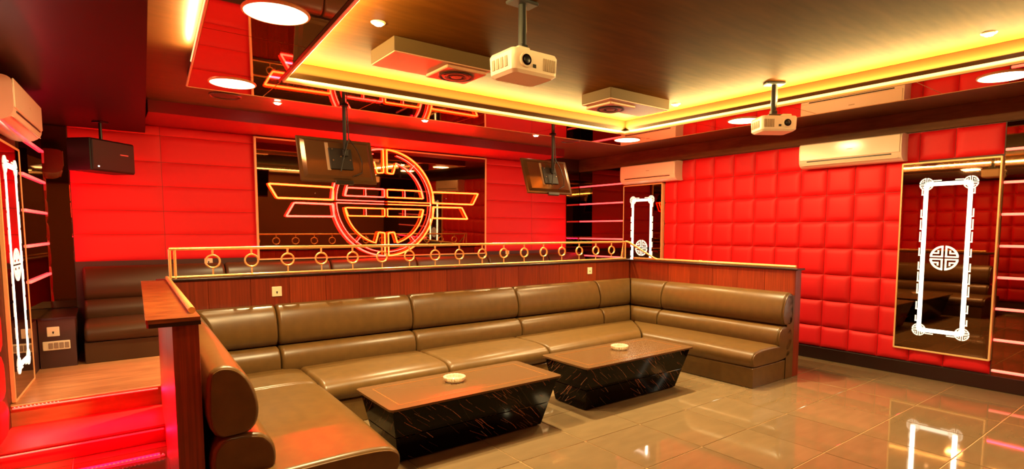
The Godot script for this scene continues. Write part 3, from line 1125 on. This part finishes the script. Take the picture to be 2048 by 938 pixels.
# a bronze mirror with a backlit fret pattern; local x along the wall, z into the room
func lit_mirror(called: String, label: String, at: Vector3, turn: float, w: float, lo: float, hi: float, dp := 0.06) -> void:
	var t := thing(called, label, "lit mirror", at, turn, "backlit fret mirrors")
	bx("glass", Vector3(-w / 2, lo, 0.002), Vector3(w / 2, hi, dp), M.bronze, t, 0.002)
	for e in [[-w / 2 - 0.006, lo, -w / 2 + 0.01, hi], [w / 2 - 0.01, lo, w / 2 + 0.006, hi], [-w / 2, hi - 0.014, w / 2, hi + 0.004], [-w / 2, lo - 0.004, w / 2, lo + 0.014]]:
		bx("frame", Vector3(e[0], e[1], 0.0), Vector3(e[2], e[3], dp + 0.004), M.gold_trim, t, 0.003)
	var zf := dp + 0.001
	var strip := func(called2: String, a: Vector2, b: Vector2, wd: float, m: Material, parent: Node) -> void:
		var c := (a + b) * 0.5
		var d := b - a
		var o := part(called2, boxm(Vector3(d.length(), wd, 0.004)), m, parent, Vector3(c.x, c.y, zf))
		o.rotation.z = d.angle()
	var yt := 1.947
	var yb := 0.497
	var hx := 0.18
	# bright rails
	strip.call("light_rail", Vector2(-hx, yb), Vector2(-hx, yt), 0.038, M.white_led, t)
	strip.call("light_rail", Vector2(hx, yb), Vector2(hx, yt), 0.038, M.white_led, t)
	strip.call("light_rail", Vector2(-hx, yt), Vector2(hx, yt), 0.038, M.white_led, t)
	strip.call("light_rail", Vector2(-hx, yb), Vector2(hx, yb), 0.038, M.white_led, t)
	# fret steps outside the uprights
	for s in [-1, 1]:
		for q in [[1.84, 1.90], [1.62, 1.70], [1.5, 1.6], [1.38, 1.48], [1.24, 1.32], [1.1, 1.18], [0.98, 1.08], [0.86, 0.96], [0.70, 0.78], [0.58, 0.64]]:
			strip.call("fret", Vector2(s * 0.213, q[0]), Vector2(s * 0.213, q[1]), 0.011, M.medallion_led, t)
			strip.call("fret", Vector2(s * 0.200, q[0] + 0.005), Vector2(s * 0.219, q[0] + 0.005), 0.011, M.medallion_led, t)
	for s in [-1, 1]:
		for q in [-0.09, 0.09]:
			strip.call("fret", Vector2(q - 0.035, (yt if s > 0 else yb) + s * 0.033), Vector2(q + 0.035, (yt if s > 0 else yb) + s * 0.033), 0.01, M.medallion_led, t)
	# round fret medallions: one in the middle, one in each corner
	for q in [[0.0, 1.225, 0.122, 1.0], [-hx, yt, 0.062, 0.0], [hx, yt, 0.062, 0.0], [-hx, yb, 0.062, 0.0], [hx, yb, 0.062, 0.0]]:
		var m := part("medallion_light" if q[3] > 0 else "corner_light", medallion(q[2]), M.medallion_led, t, Vector3(q[0], q[1], zf + (0.0 if q[3] > 0 else 0.001)))
		if q[3] > 0:
			m.set_meta("label", "round cream fret medallion in the middle of the mirror")
	var nrm := Vector3(sin(turn), 0, cos(turn))
	var al := Vector3(cos(turn), 0, -sin(turn))
	for s in [-1, 1]:
		area(at + al * hx * s + nrm * (dp + 0.01) + Vector3(0, (yt + yb) / 2, 0), nrm, Vector2(0.04, yt - yb), Color(1.0, 0.88, 0.6), 0.35)

func medallion(r: float) -> ArrayMesh:
	var key := "medallion %.4f" % r
	if cache.has(key):
		return cache[key]
	var mb := MB.new()
	var th := 0.004
	var add := func(poly: Array) -> void:
		var p := PackedVector2Array()
		for q in poly:
			p.append(Vector2(q[0], q[1]) * r)
		mb.prism(p, Transform3D(Basis(), Vector3(0, 0, -th / 2)), th)
	var bar := func(x0: float, y0: float, x1: float, y1: float) -> void:
		add.call([[x0, y0], [x1, y0], [x1, y1], [x0, y1]])
	for sx in [-1, 1]:
		for sy in [-1, 1]:
			# quarter of the rim
			var out := []
			var inn := []
			for i in 9:
				var a := lerpf(0.16, PI / 2 - 0.07, i / 8.0)
				out.append([cos(a) * sx, sin(a) * sy])
				inn.push_front([cos(a) * 0.84 * sx, sin(a) * 0.84 * sy])
			add.call(out + inn)
			# fret inside the quarter
			bar.call(0.07 * sx, 0.12 * sy, 0.20 * sx, 0.95 * sy)
			bar.call(0.34 * sx, 0.32 * sy, 0.80 * sx, 0.44 * sy)
			bar.call(0.34 * sx, 0.44 * sy, 0.46 * sx, 0.62 * sy)
		bar.call(0.06 * sx, 0.05, 0.97 * sx, 0.17)
		bar.call(0.06 * sx, -0.17, 0.97 * sx, -0.05)
	cache[key] = mb.mesh(10)
	return cache[key]

func lit_mirrors() -> void:
	lit_mirror("fret_mirror", "tall bronze mirror with glowing white fret border over padded red wall", Vector3(0, 0, 5.72), -PI / 2, 0.8, 0.28, 2.167)
	lit_mirror("fret_mirror", "bronze mirror with glowing white fret border under the far wall air conditioner", Vector3(0, 0, 1.83), -PI / 2, 0.76, 0.28, 2.18)
	lit_mirror("fret_mirror", "bronze mirror with glowing white fret border beside the platform steps", lw(1.53, 0), lturn(), 0.76, 0.275, 2.11, 0.022)

func strip_mirror(label: String, at: Vector3, turn: float, w: float, lo: float, hi: float, ys: Array) -> void:
	var t := thing("strip_mirror", label, "mirror panel", at, turn)
	# panes stacked with the strips between them
	var cuts := [lo]
	for y in ys:
		cuts.append(y)
	cuts.append(hi)
	for i in cuts.size() - 1:
		if cuts[i + 1] - cuts[i] > 0.02:
			bx("mirror_pane", Vector3(-w / 2, cuts[i] + 0.002, 0.0), Vector3(w / 2, cuts[i + 1] - 0.002, 0.018), M.bronze, t, 0.001)
	for y in ys:
		var s := part("led_strip", boxm(Vector3(w - 0.01, 0.024, 0.02), 0.004), M.red_strip, t, Vector3(0, y, 0.028))
		s.set_meta("label", "glowing red LED strip")
	var nrm := Vector3(sin(turn), 0, cos(turn))
	for y in [ys[1], ys[3]]:
		area(at + nrm * 0.045 + Vector3(0, y, 0), nrm, Vector2(w - 0.02, 0.012), Color(1.0, 0.002, 0.03), 0.7)

func strip_mirrors() -> void:
	var ys := [0.19, 0.48, 0.77, 1.06, 1.35, 1.64, 1.93, 2.225]
	strip_mirror("bronze mirror panel with red LED strips in the far corner behind the railing", Vector3(0, 0, 0.905), -PI / 2, 1.03, 0.3, 2.475, ys.slice(1))
	strip_mirror("bronze mirror panel with red LED strips on the wall past the padded squares", Vector3(0, 0, 7.0), -PI / 2, 1.74, 0.08, 2.475, ys)
	strip_mirror("bronze mirror panel with red LED strips above the corner cabinet", lw(0.57, 0), lturn(), 1.1, 0.72, 2.475, ys.slice(3))

func railing() -> void:
	var t := thing("brass_railing", "brass railing with a row of rings on top of the half wall", "railing", Vector3(0, 0, 2.45))
	part("top_rail", MB.new().tube([Vector3(-6.11, 1.338, 0), Vector3(-1.06, 1.338, 0)], 0.0125, 10).mesh(60), M.brass, t)
	part("bottom_rail", MB.new().tube([Vector3(-6.10, 1.119, 0), Vector3(-1.06, 1.119, 0)], 0.0105, 10).mesh(60), M.brass, t)
	for x in [-6.108, -6.075, -1.07]:
		part("post", MB.new().cyl(Vector3(x, 1.108, 0), Vector3(x, 1.338, 0), 0.010, 0.010, 12).mesh(60), M.brass, t)
	part("brace", MB.new().tube([Vector3(-1.15, 1.12, 0), Vector3(-1.105, 1.33, 0)], 0.007, 8).mesh(60), M.brass, t)
	var ring := MB.new().torus(Vector3.ZERO, Vector3.BACK, 0.05, 0.0075, 28, 8)
	ring.torus(Vector3(0, 0, 0.012), Vector3.BACK, 0.05, 0.004, 28, 6)
	ring.cyl(Vector3(0, 0.052, 0), Vector3(0, 0.100, 0), 0.007, 0.009, 8)
	ring.cyl(Vector3(0, -0.052, 0), Vector3(0, -0.114, 0), 0.006, 0.006, 8)
	var rm := ring.mesh(60)
	for i in 17:
		part("ring", rm, M.brass, t, Vector3(-5.822 + 0.2808 * i, 1.234, 0))
	# hand rail that slopes down on to the right run, and the bars lying on the side runs
	part("end_rail", MB.new().tube([Vector3(-1.07, 1.345, 0), Vector3(-1.04, 1.335, 0.03), Vector3(-0.985, 1.14, 0.42), Vector3(-0.975, 1.122, 0.47)], 0.0115, 10).mesh(60), M.brass, t)
	part("side_bar", MB.new().tube([Vector3(-0.972, 1.122, 0.06), Vector3(-0.972, 1.122, 2.27)], 0.015, 10).mesh(60), M.brass, t)
	part("bar_collar", MB.new().cyl(Vector3(-0.972, 1.122, 1.1), Vector3(-0.972, 1.122, 1.13), 0.019, 0.019, 12).mesh(60), M.brass, t)
	part("side_bar", MB.new().tube([Vector3(-6.135, 1.121, 0.06), Vector3(-6.20, 1.121, 2.15)], 0.015, 10).mesh(60), M.brass, t)

func air_conditioners() -> void:
	var t := thing("air_conditioner", "white wall air conditioner between padded red squares and framed lit mirror", "air conditioner", Vector3(0, 2.19, 4.83), -PI / 2, "wall air conditioners")
	var w := 1.04
	# section: z out from the wall, y up
	var sec := [Vector2(0.0, 0.02), Vector2(0.0, 0.275), Vector2(0.15, 0.278), Vector2(0.195, 0.265), Vector2(0.205, 0.235), Vector2(0.205, 0.075), Vector2(0.19, 0.035), Vector2(0.14, 0.002), Vector2(0.05, 0.0)]
	var body := PackedVector2Array()
	for p in chaikin(sec, 1):
		body.append(p)
	part("body", MB.new().prism(body, Transform3D(Basis(Vector3.BACK, Vector3.UP, Vector3.LEFT), Vector3(w / 2, 0, 0)), w).mesh(40), M.ac_white, t)
	bx("front_panel", Vector3(-w / 2 + 0.012, 0.085, 0.2), Vector3(w / 2 - 0.012, 0.262, 0.211), M.ac_white, t, 0.005)
	bx("outlet", Vector3(-w / 2 + 0.09, 0.066, 0.19), Vector3(w / 2 - 0.09, 0.078, 0.2075), M.black, t, 0.002)
	var flap := bx("flap", Vector3(-w / 2 + 0.03, 0.03, 0.185), Vector3(w / 2 - 0.03, 0.036, 0.20), M.ac_white, t, 0.002)
	flap.rotation.x = 0.5
	bx("badge", Vector3(0.0, 0.165, 0.211), Vector3(0.06, 0.172, 0.2125), M.vent_grey, t)
	copy_of(t, "air_conditioner", "white wall air conditioner above the far lit mirror near the railing corner", Vector3(0, 2.19, 2.03), -PI / 2)
	copy_of(t, "air_conditioner", "white wall air conditioner above the lit mirror beside the steps", lw(1.98, 2.14), lturn())

func televisions() -> void:
	var t := thing("television", "flat television seen from behind hanging before the neon emblem", "television", Vector3(-4.83, 0, 2.40), 0.0, "hanging televisions")
	var tilt := atan2(0.137, 0.40)
	var b := Basis(Vector3.RIGHT, -tilt)
	var c := Vector3(0, 2.1, 0.09)
	var T := Transform3D(b, c)
	part("screen_housing", MB.new().box(Vector3.ZERO, Vector3(0.665, 0.42, 0.022), 0.006, T).mesh(20), M.tv_edge, t)
	part("screen", MB.new().box(Vector3(0, 0.005, -0.0115), Vector3(0.64, 0.385, 0.003), 0.0, T).mesh(20), M.lens, t)
	# bulged rear cover
	var l0 := PackedVector3Array()
	var l1 := PackedVector3Array()
	for q in [[-0.305, -0.185], [0.305, -0.185], [0.305, 0.185], [-0.305, 0.185]]:
		l0.append(T * Vector3(q[0], q[1], 0.010))
		l1.append(T * Vector3(q[0] * 0.9, q[1] * 0.86, 0.034))
	part("rear_cover", MB.new().rings([l0, l1]).mesh(20), M.tv_back, t)
	part("label_strip", MB.new().box(Vector3(-0.09, 0.02, 0.036), Vector3(0.03, 0.26, 0.003), 0.0, T).mesh(20), M.vent_grey, t)
	part("mount_plate", MB.new().box(Vector3(0.02, 0.0, 0.042), Vector3(0.2, 0.2, 0.014), 0.003, T).mesh(20), M.black_soft, t)
	part("foot", MB.new().box(Vector3(0.03, -0.215, 0.02), Vector3(0.16, 0.035, 0.03), 0.004, T).mesh(20), M.black, t)
	for q in [[-0.05, 0.085], [0.09, 0.085], [-0.05, -0.02], [0.02, 0.02], [0.1, -0.01]]:
		part("screw", MB.new().cyl(T * Vector3(q[0], q[1], 0.048), T * Vector3(q[0], q[1], 0.054), 0.006, 0.006, 10).mesh(), M.steel, t)
	part("pole", MB.new().cyl(Vector3(0.06, 2.17, 0.125), Vector3(0.06, 2.585, 0.125), 0.016, 0.016, 14).mesh(60), M.black_soft, t)
	part("ceiling_plate", MB.new().cyl(Vector3(0.06, 2.578, 0.125), Vector3(0.06, 2.5875, 0.125), 0.04, 0.04, 18).mesh(60), M.black_soft, t)
	part("swivel", MB.new().box(Vector3(0.06, 2.17, 0.12), Vector3(0.05, 0.06, 0.05), 0.006).mesh(20), M.black_soft, t)
	part("cable", MB.new().tube([Vector3(0.084, 2.585, 0.125), Vector3(0.088, 2.45, 0.13), Vector3(0.09, 2.3, 0.14), Vector3(0.06, 2.2, 0.15), Vector3(0.03, 2.1, 0.165), Vector3(0.0, 2.0, 0.19)], 0.005, 6).mesh(80), M.black, t)
	part("cable", MB.new().tube([Vector3(0.09, 2.3, 0.14), Vector3(0.16, 2.2, 0.15), Vector3(0.2, 2.1, 0.155), Vector3(0.19, 2.0, 0.18), Vector3(0.1, 1.96, 0.19)], 0.005, 6).mesh(80), M.black, t)
	copy_of(t, "television", "flat television seen from behind hanging near the corner of red padded walls", Vector3(-2.44, 0, 2.40))

func projectors() -> void:
	var mk := func(label: String, at: Vector3, turn: float, lensx: float) -> void:
		# local: front towards +z, at = foot of the pole on the ceiling
		var t := thing("projector", label, "projector", at, turn, "ceiling projectors")
		var y := -0.36
		var w := 0.31
		var loops := []
		for q in [[y - 0.065, 0.85], [y - 0.05, 0.97], [y + 0.045, 1.0], [y + 0.06, 0.95]]:
			var l := PackedVector3Array()
			for p in round_rect(w * q[1], 0.245 * q[1], 0.03):
				l.append(Vector3(p.x, q[0], -p.y))
			loops.append(l)
		part("body", MB.new().rings(loops).mesh(30), M.white_plastic, t)
		part("lens_ring", MB.new().cyl(Vector3(lensx, y, 0.11), Vector3(lensx, y, 0.132), 0.04, 0.037, 22).mesh(40), M.white_plastic, t)
		var le := part("lens", MB.new().cyl(Vector3(lensx, y, 0.12), Vector3(lensx, y, 0.136), 0.03, 0.029, 22).mesh(40), M.lens, t)
		part("lens_glass", MB.new().lathe([Vector2(0, 0), Vector2(0.02, 0.0), Vector2(0.017, 0.004), Vector2(0, 0.007)], Vector3.ZERO, 18).mesh(80), M.black, le, Vector3(lensx, y, 0.136)).rotation.x = PI / 2
		bx("lens_slider", Vector3(lensx - 0.03, y + 0.06, 0.02), Vector3(lensx + 0.05, y + 0.078, 0.1), M.white_plastic, t, 0.006)
		part("focus_wheel", MB.new().cyl(Vector3(lensx + 0.01, y + 0.075, 0.05), Vector3(lensx + 0.01, y + 0.085, 0.05), 0.026, 0.024, 16).mesh(), M.black, t)
		# vents on the front and the side
		for i in 6:
			bx("vent_slot", Vector3(0.045 - signf(lensx) * 0.0 + i * 0.015 if lensx < 0 else -0.135 + i * 0.015, y - 0.035, 0.119), Vector3(0.055 + i * 0.015 if lensx < 0 else -0.125 + i * 0.015, y + 0.03, 0.1235), M.vent_grey, t)
		bx("sensor", Vector3(lensx + 0.05 if lensx < 0 else lensx - 0.07, y - 0.03, 0.119), Vector3(lensx + 0.07 if lensx < 0 else lensx - 0.05, y - 0.012, 0.1235), M.black, t)
		for i in 4:
			bx("side_vent", Vector3(-w / 2 - 0.001, y - 0.03, -0.08 + i * 0.04), Vector3(-w / 2 + 0.003, y + 0.025, -0.055 + i * 0.04), M.vent_grey, t)
		part("bracket", MB.new().box(Vector3(0, y + 0.075, -0.01), Vector3(0.13, 0.02, 0.13), 0.004).box(Vector3(0, y + 0.1, -0.01), Vector3(0.05, 0.05, 0.05), 0.005).mesh(20), M.black, t)
		part("pole", MB.new().cyl(Vector3(0, y + 0.08, -0.01), Vector3(0, -0.005, -0.01), 0.024, 0.021, 16).mesh(60), M.black, t)
		part("ceiling_plate", MB.new().box(Vector3(0, -0.011, -0.01), Vector3(0.16, 0.02, 0.1), 0.006).mesh(20), M.black_soft, t)
		part("cable", MB.new().tube([Vector3(0.03, -0.02, -0.02), Vector3(0.034, -0.15, -0.02), Vector3(0.03, -0.27, -0.05), Vector3(0.02, y + 0.04, -0.12)], 0.004, 6).mesh(80), M.vent_grey, t)
	mk.call("white projector on a black pole hanging below the red bottomed vent box", Vector3(-4.62, CEIL, 5.0), 0.0, -0.075)
	mk.call("white projector on a short pole hanging by the gold ceiling recess edge", Vector3(-1.94, CEIL, 4.97), -0.62, 0.06)

func fan_boxes() -> void:
	var mk := func(label: String, lo: Vector3, hi: Vector3, gx: float, gz: float) -> void:
		var c := Vector3((lo.x + hi.x) / 2, CEIL, (lo.z + hi.z) / 2)
		var t := thing("vent_box", label, "vent box", c, 0.0, "ceiling vent boxes")
		bx("casing", lo - c + Vector3(0, 0.004, 0), hi - c, M.fan_box, t, 0.003)
		bx("bottom_board", Vector3(lo.x + 0.002, lo.y - 0.004, lo.z + 0.002) - c, Vector3(hi.x - 0.002, lo.y + 0.006, hi.z - 0.002) - c, M.fan_bottom, t, 0.002)
		var g := Vector3(gx, lo.y - 0.004, gz) - c
		var gr := bx("diffuser_plate", g + Vector3(-0.165, -0.024, -0.165), g + Vector3(0.165, 0, 0.165), M.fan_bottom, t, 0.006)
		for i in 4:
			var r := 0.13 - 0.03 * i
			var cone := MB.new()
			var loops := []
			for k in 36:
				var a := TAU * k / 36.0
				var d := Vector3(cos(a), 0, sin(a))
				loops.append(PackedVector3Array([d * r + Vector3(0, -0.026, 0), d * (r - 0.012) + Vector3(0, -0.027, 0), d * (r - 0.022) + Vector3(0, -0.012, 0), d * (r - 0.016) + Vector3(0, -0.012, 0)]))
			cone.rings(loops, false, true)
			part("diffuser_ring", cone.mesh(50), M.black_soft if i % 2 == 0 else M.fan_bottom, t, g + Vector3(0, -0.008, 0))
		part("diffuser_hub", MB.new().lathe([Vector2(0, -0.022), Vector2(0.024, -0.018), Vector2(0.03, -0.01), Vector2(0, -0.004)], Vector3.ZERO, 20).mesh(60), M.fan_bottom, t, g + Vector3(0, -0.014, 0))
	mk.call("ceiling vent box with round diffuser beside the white pole projector", Vector3(-4.955, 2.65, 3.64), Vector3(-4.2, CEIL, 4.04), -4.39, 3.85)
	mk.call("ceiling vent box with round diffuser near the corner of the lit recess", Vector3(-2.93, 2.65, 3.62), Vector3(-2.13, CEIL, 4.0), -2.70, 3.77)

func ceiling_lamps() -> void:
	# flat disc lamps in the mirror band
	var discs := [[Vector3(-5.68, SOF - 0.012, 2.745), "bright round disc lamp in the mirror band corner above the steps", 1.0], [Vector3(-5.755, SOF - 0.012, 4.42), "large bright round disc lamp in the mirror band along the steps side", 9.0],
		[Vector3(-1.435, SOF - 0.012, 2.80), "round disc lamp in the far inner corner of the mirror band", 3.0], [Vector3(-1.40, SOF - 0.012, 4.35), "round disc lamp in the mirror band behind the short pole projector", 4.5],
		[Vector3(-1.40, SOF - 0.012, 6.4), "round disc lamp in the mirror band over the framed lit mirror", 2.0], [Vector3(-5.86, SOF - 0.012, 6.3), "round disc lamp in the mirror band past the step side seats", 0.5]]
	for d in discs:
		var t := thing("disc_lamp", d[1], "ceiling lamp", d[0], 0.0, "disc lamps in the mirror band")
		part("lamp_ring", MB.new().lathe([Vector2(0.150, 0.0), Vector2(0.150, -0.008), Vector2(0.158, -0.008), Vector2(0.162, 0.0)], Vector3.ZERO, 40).mesh(40), M.gold_trim, t)
		part("lamp_glass", MB.new().lathe([Vector2(0, -0.018), Vector2(0.10, -0.016), Vector2(0.149, -0.007), Vector2(0.149, 0.0), Vector2(0, 0.0)], Vector3.ZERO, 40).mesh(40), M.disc_lamp, t)
		area(d[0] + Vector3(0, -0.02, 0), Vector3.DOWN, Vector2(0.22, 0.22), WARM, d[2], Vector3.BACK)
	# small bright spots
	var spots := [[Vector3(-5.146, OUT, 1.80), "small halogen spot in the soffit next to the round flush speaker"], [Vector3(-3.676, OUT, 1.905), "small halogen spot in the soffit above the neon emblem"], [Vector3(-2.147, OUT, 1.905), "small halogen spot in the soffit above the television by the corner"],
		[Vector3(-5.121, CEIL, 4.19), "small halogen spot in the recess beside the red bottomed vent box"], [Vector3(-3.597, CEIL, 3.973), "small halogen spot in the recess next to the white pole projector"], [Vector3(-1.94, CEIL, 3.927), "small halogen spot in the recess next to the far vent box"], [Vector3(-1.995, CEIL, 6.443), "small halogen spot in the recess above the framed lit mirror"]]
	for s in spots:
		var t := thing("spot_lamp", s[1], "spot lamp", s[0], 0.0, "halogen spots")
		part("lamp_bezel", MB.new().lathe([Vector2(0.032, 0.0), Vector2(0.033, -0.008), Vector2(0.041, -0.006), Vector2(0.045, 0.0)], Vector3.ZERO, 24).mesh(40), M.gold_trim, t)
		part("lamp_bulb", MB.new().lathe([Vector2(0, -0.022), Vector2(0.022, -0.017), Vector2(0.031, -0.006), Vector2(0.031, 0.0), Vector2(0, 0.0)], Vector3.ZERO, 20).mesh(60), M.spot_lamp, t)
		spot(s[0] + Vector3(0, -0.02, 0), Vector3.DOWN, 50.0, Color(1.0, 0.78, 0.38), 13.5, 0.02)
	# flush round ceiling speakers in the soffit
	for q in [[Vector3(-5.58, OUT, 1.80), "round flush ceiling speaker in the dark soffit corner"], [Vector3(-1.5, OUT, 1.82), "round flush ceiling speaker in the soffit by the corner television"]]:
		var t := thing("ceiling_speaker", q[1], "ceiling speaker", q[0], 0.0, "flush ceiling speakers")
		part("rim", MB.new().torus(Vector3(0, -0.004, 0), Vector3.UP, 0.125, 0.009, 36, 8).mesh(60), M.soffit, t)
		part("grille", MB.new().lathe([Vector2(0, -0.006), Vector2(0.09, -0.005), Vector2(0.12, -0.002), Vector2(0.12, 0.0), Vector2(0, 0.0)], Vector3.ZERO, 36).mesh(60), M.wall_dark, t)

func speaker_box() -> void:
	var t := thing("loudspeaker", "black loudspeaker hanging under the dark ceiling drop by the red panels", "loudspeaker", Vector3(-6.46, 2.165, 0.86), PI / 4)
	bx("cabinet", Vector3(-0.235, -0.145, -0.14), Vector3(0.235, 0.145, 0.1), M.black, t, 0.008)
	bx("grille", Vector3(-0.225, -0.135, 0.095), Vector3(0.225, 0.135, 0.112), M.black_soft, t, 0.006)
	bx("badge", Vector3(0.06, 0.02, 0.112), Vector3(0.15, 0.03, 0.1145), M.steel, t)
	part("indicator_light", MB.new().box(Vector3(-0.17, -0.105, 0.113), Vector3(0.016, 0.012, 0.003)).mesh(20), M.indicator, t)
	part("bracket", MB.new().cyl(Vector3(0, 0.14, -0.02), Vector3(0, 0.324, -0.02), 0.014, 0.014, 10).box(Vector3(0, 0.145, -0.02), Vector3(0.12, 0.012, 0.05), 0.002).box(Vector3(0, 0.318, -0.02), Vector3(0.09, 0.012, 0.09), 0.002).mesh(20), M.black, t)

func outlet(label: String, at: Vector3, turn: float, w: float, h: float, gang: int) -> void:
	var t := thing("wall_socket" if gang == 1 else "switch_plate", label, "socket" if gang == 1 else "switch", at, turn, "cream wall plates")
	bx("plate", Vector3(-w / 2, -h / 2, 0), Vector3(w / 2, h / 2, 0.009), M.socket, t, 0.004)
	for i in gang:
		var x := 0.0 if gang == 1 else -w / 2 + 0.055 + i * 0.036
		if gang == 1:
			part("outlet_hole", MB.new().cyl(Vector3(0, -0.004, 0.006), Vector3(0, -0.004, 0.0098), 0.007, 0.007, 12).mesh(), M.black, t)
			bx("outlet_slot", Vector3(-0.004, -0.018, 0.006), Vector3(0.004, -0.008, 0.0098), M.black, t)
		else:
			bx("rocker", Vector3(x - 0.015, -0.026, 0.006), Vector3(x + 0.015, 0.026, 0.013), M.vent_grey, t, 0.003)

func small_things() -> void:
	outlet("cream wall socket on the half wall near the wood counter end", Vector3(-5.368, 0.967, 2.5), 0, 0.078, 0.085, 1)
	outlet("cream wall socket on the half wall near the inner sofa corner", Vector3(-1.76, 0.987, 2.5), 0, 0.078, 0.085, 1)
	outlet("cream wall socket behind the first ring of the brass railing", Vector3(-5.585, 1.133, BZ + 0.002), 0, 0.08, 0.07, 1)
	outlet("cream wall socket above the wall sofa near the corner mirror", Vector3(-1.53, 1.135, BZ + 0.002), 0, 0.075, 0.07, 1)
	outlet("cream socket high on the front of the corner cabinet", Vector3(-6.885, 0.592, 1.1155), 0, 0.085, 0.085, 1)
	outlet("four gang cream switch plate low on the front of the corner cabinet", Vector3(-6.868, 0.468, 1.1155), 0, 0.185, 0.08, 4)
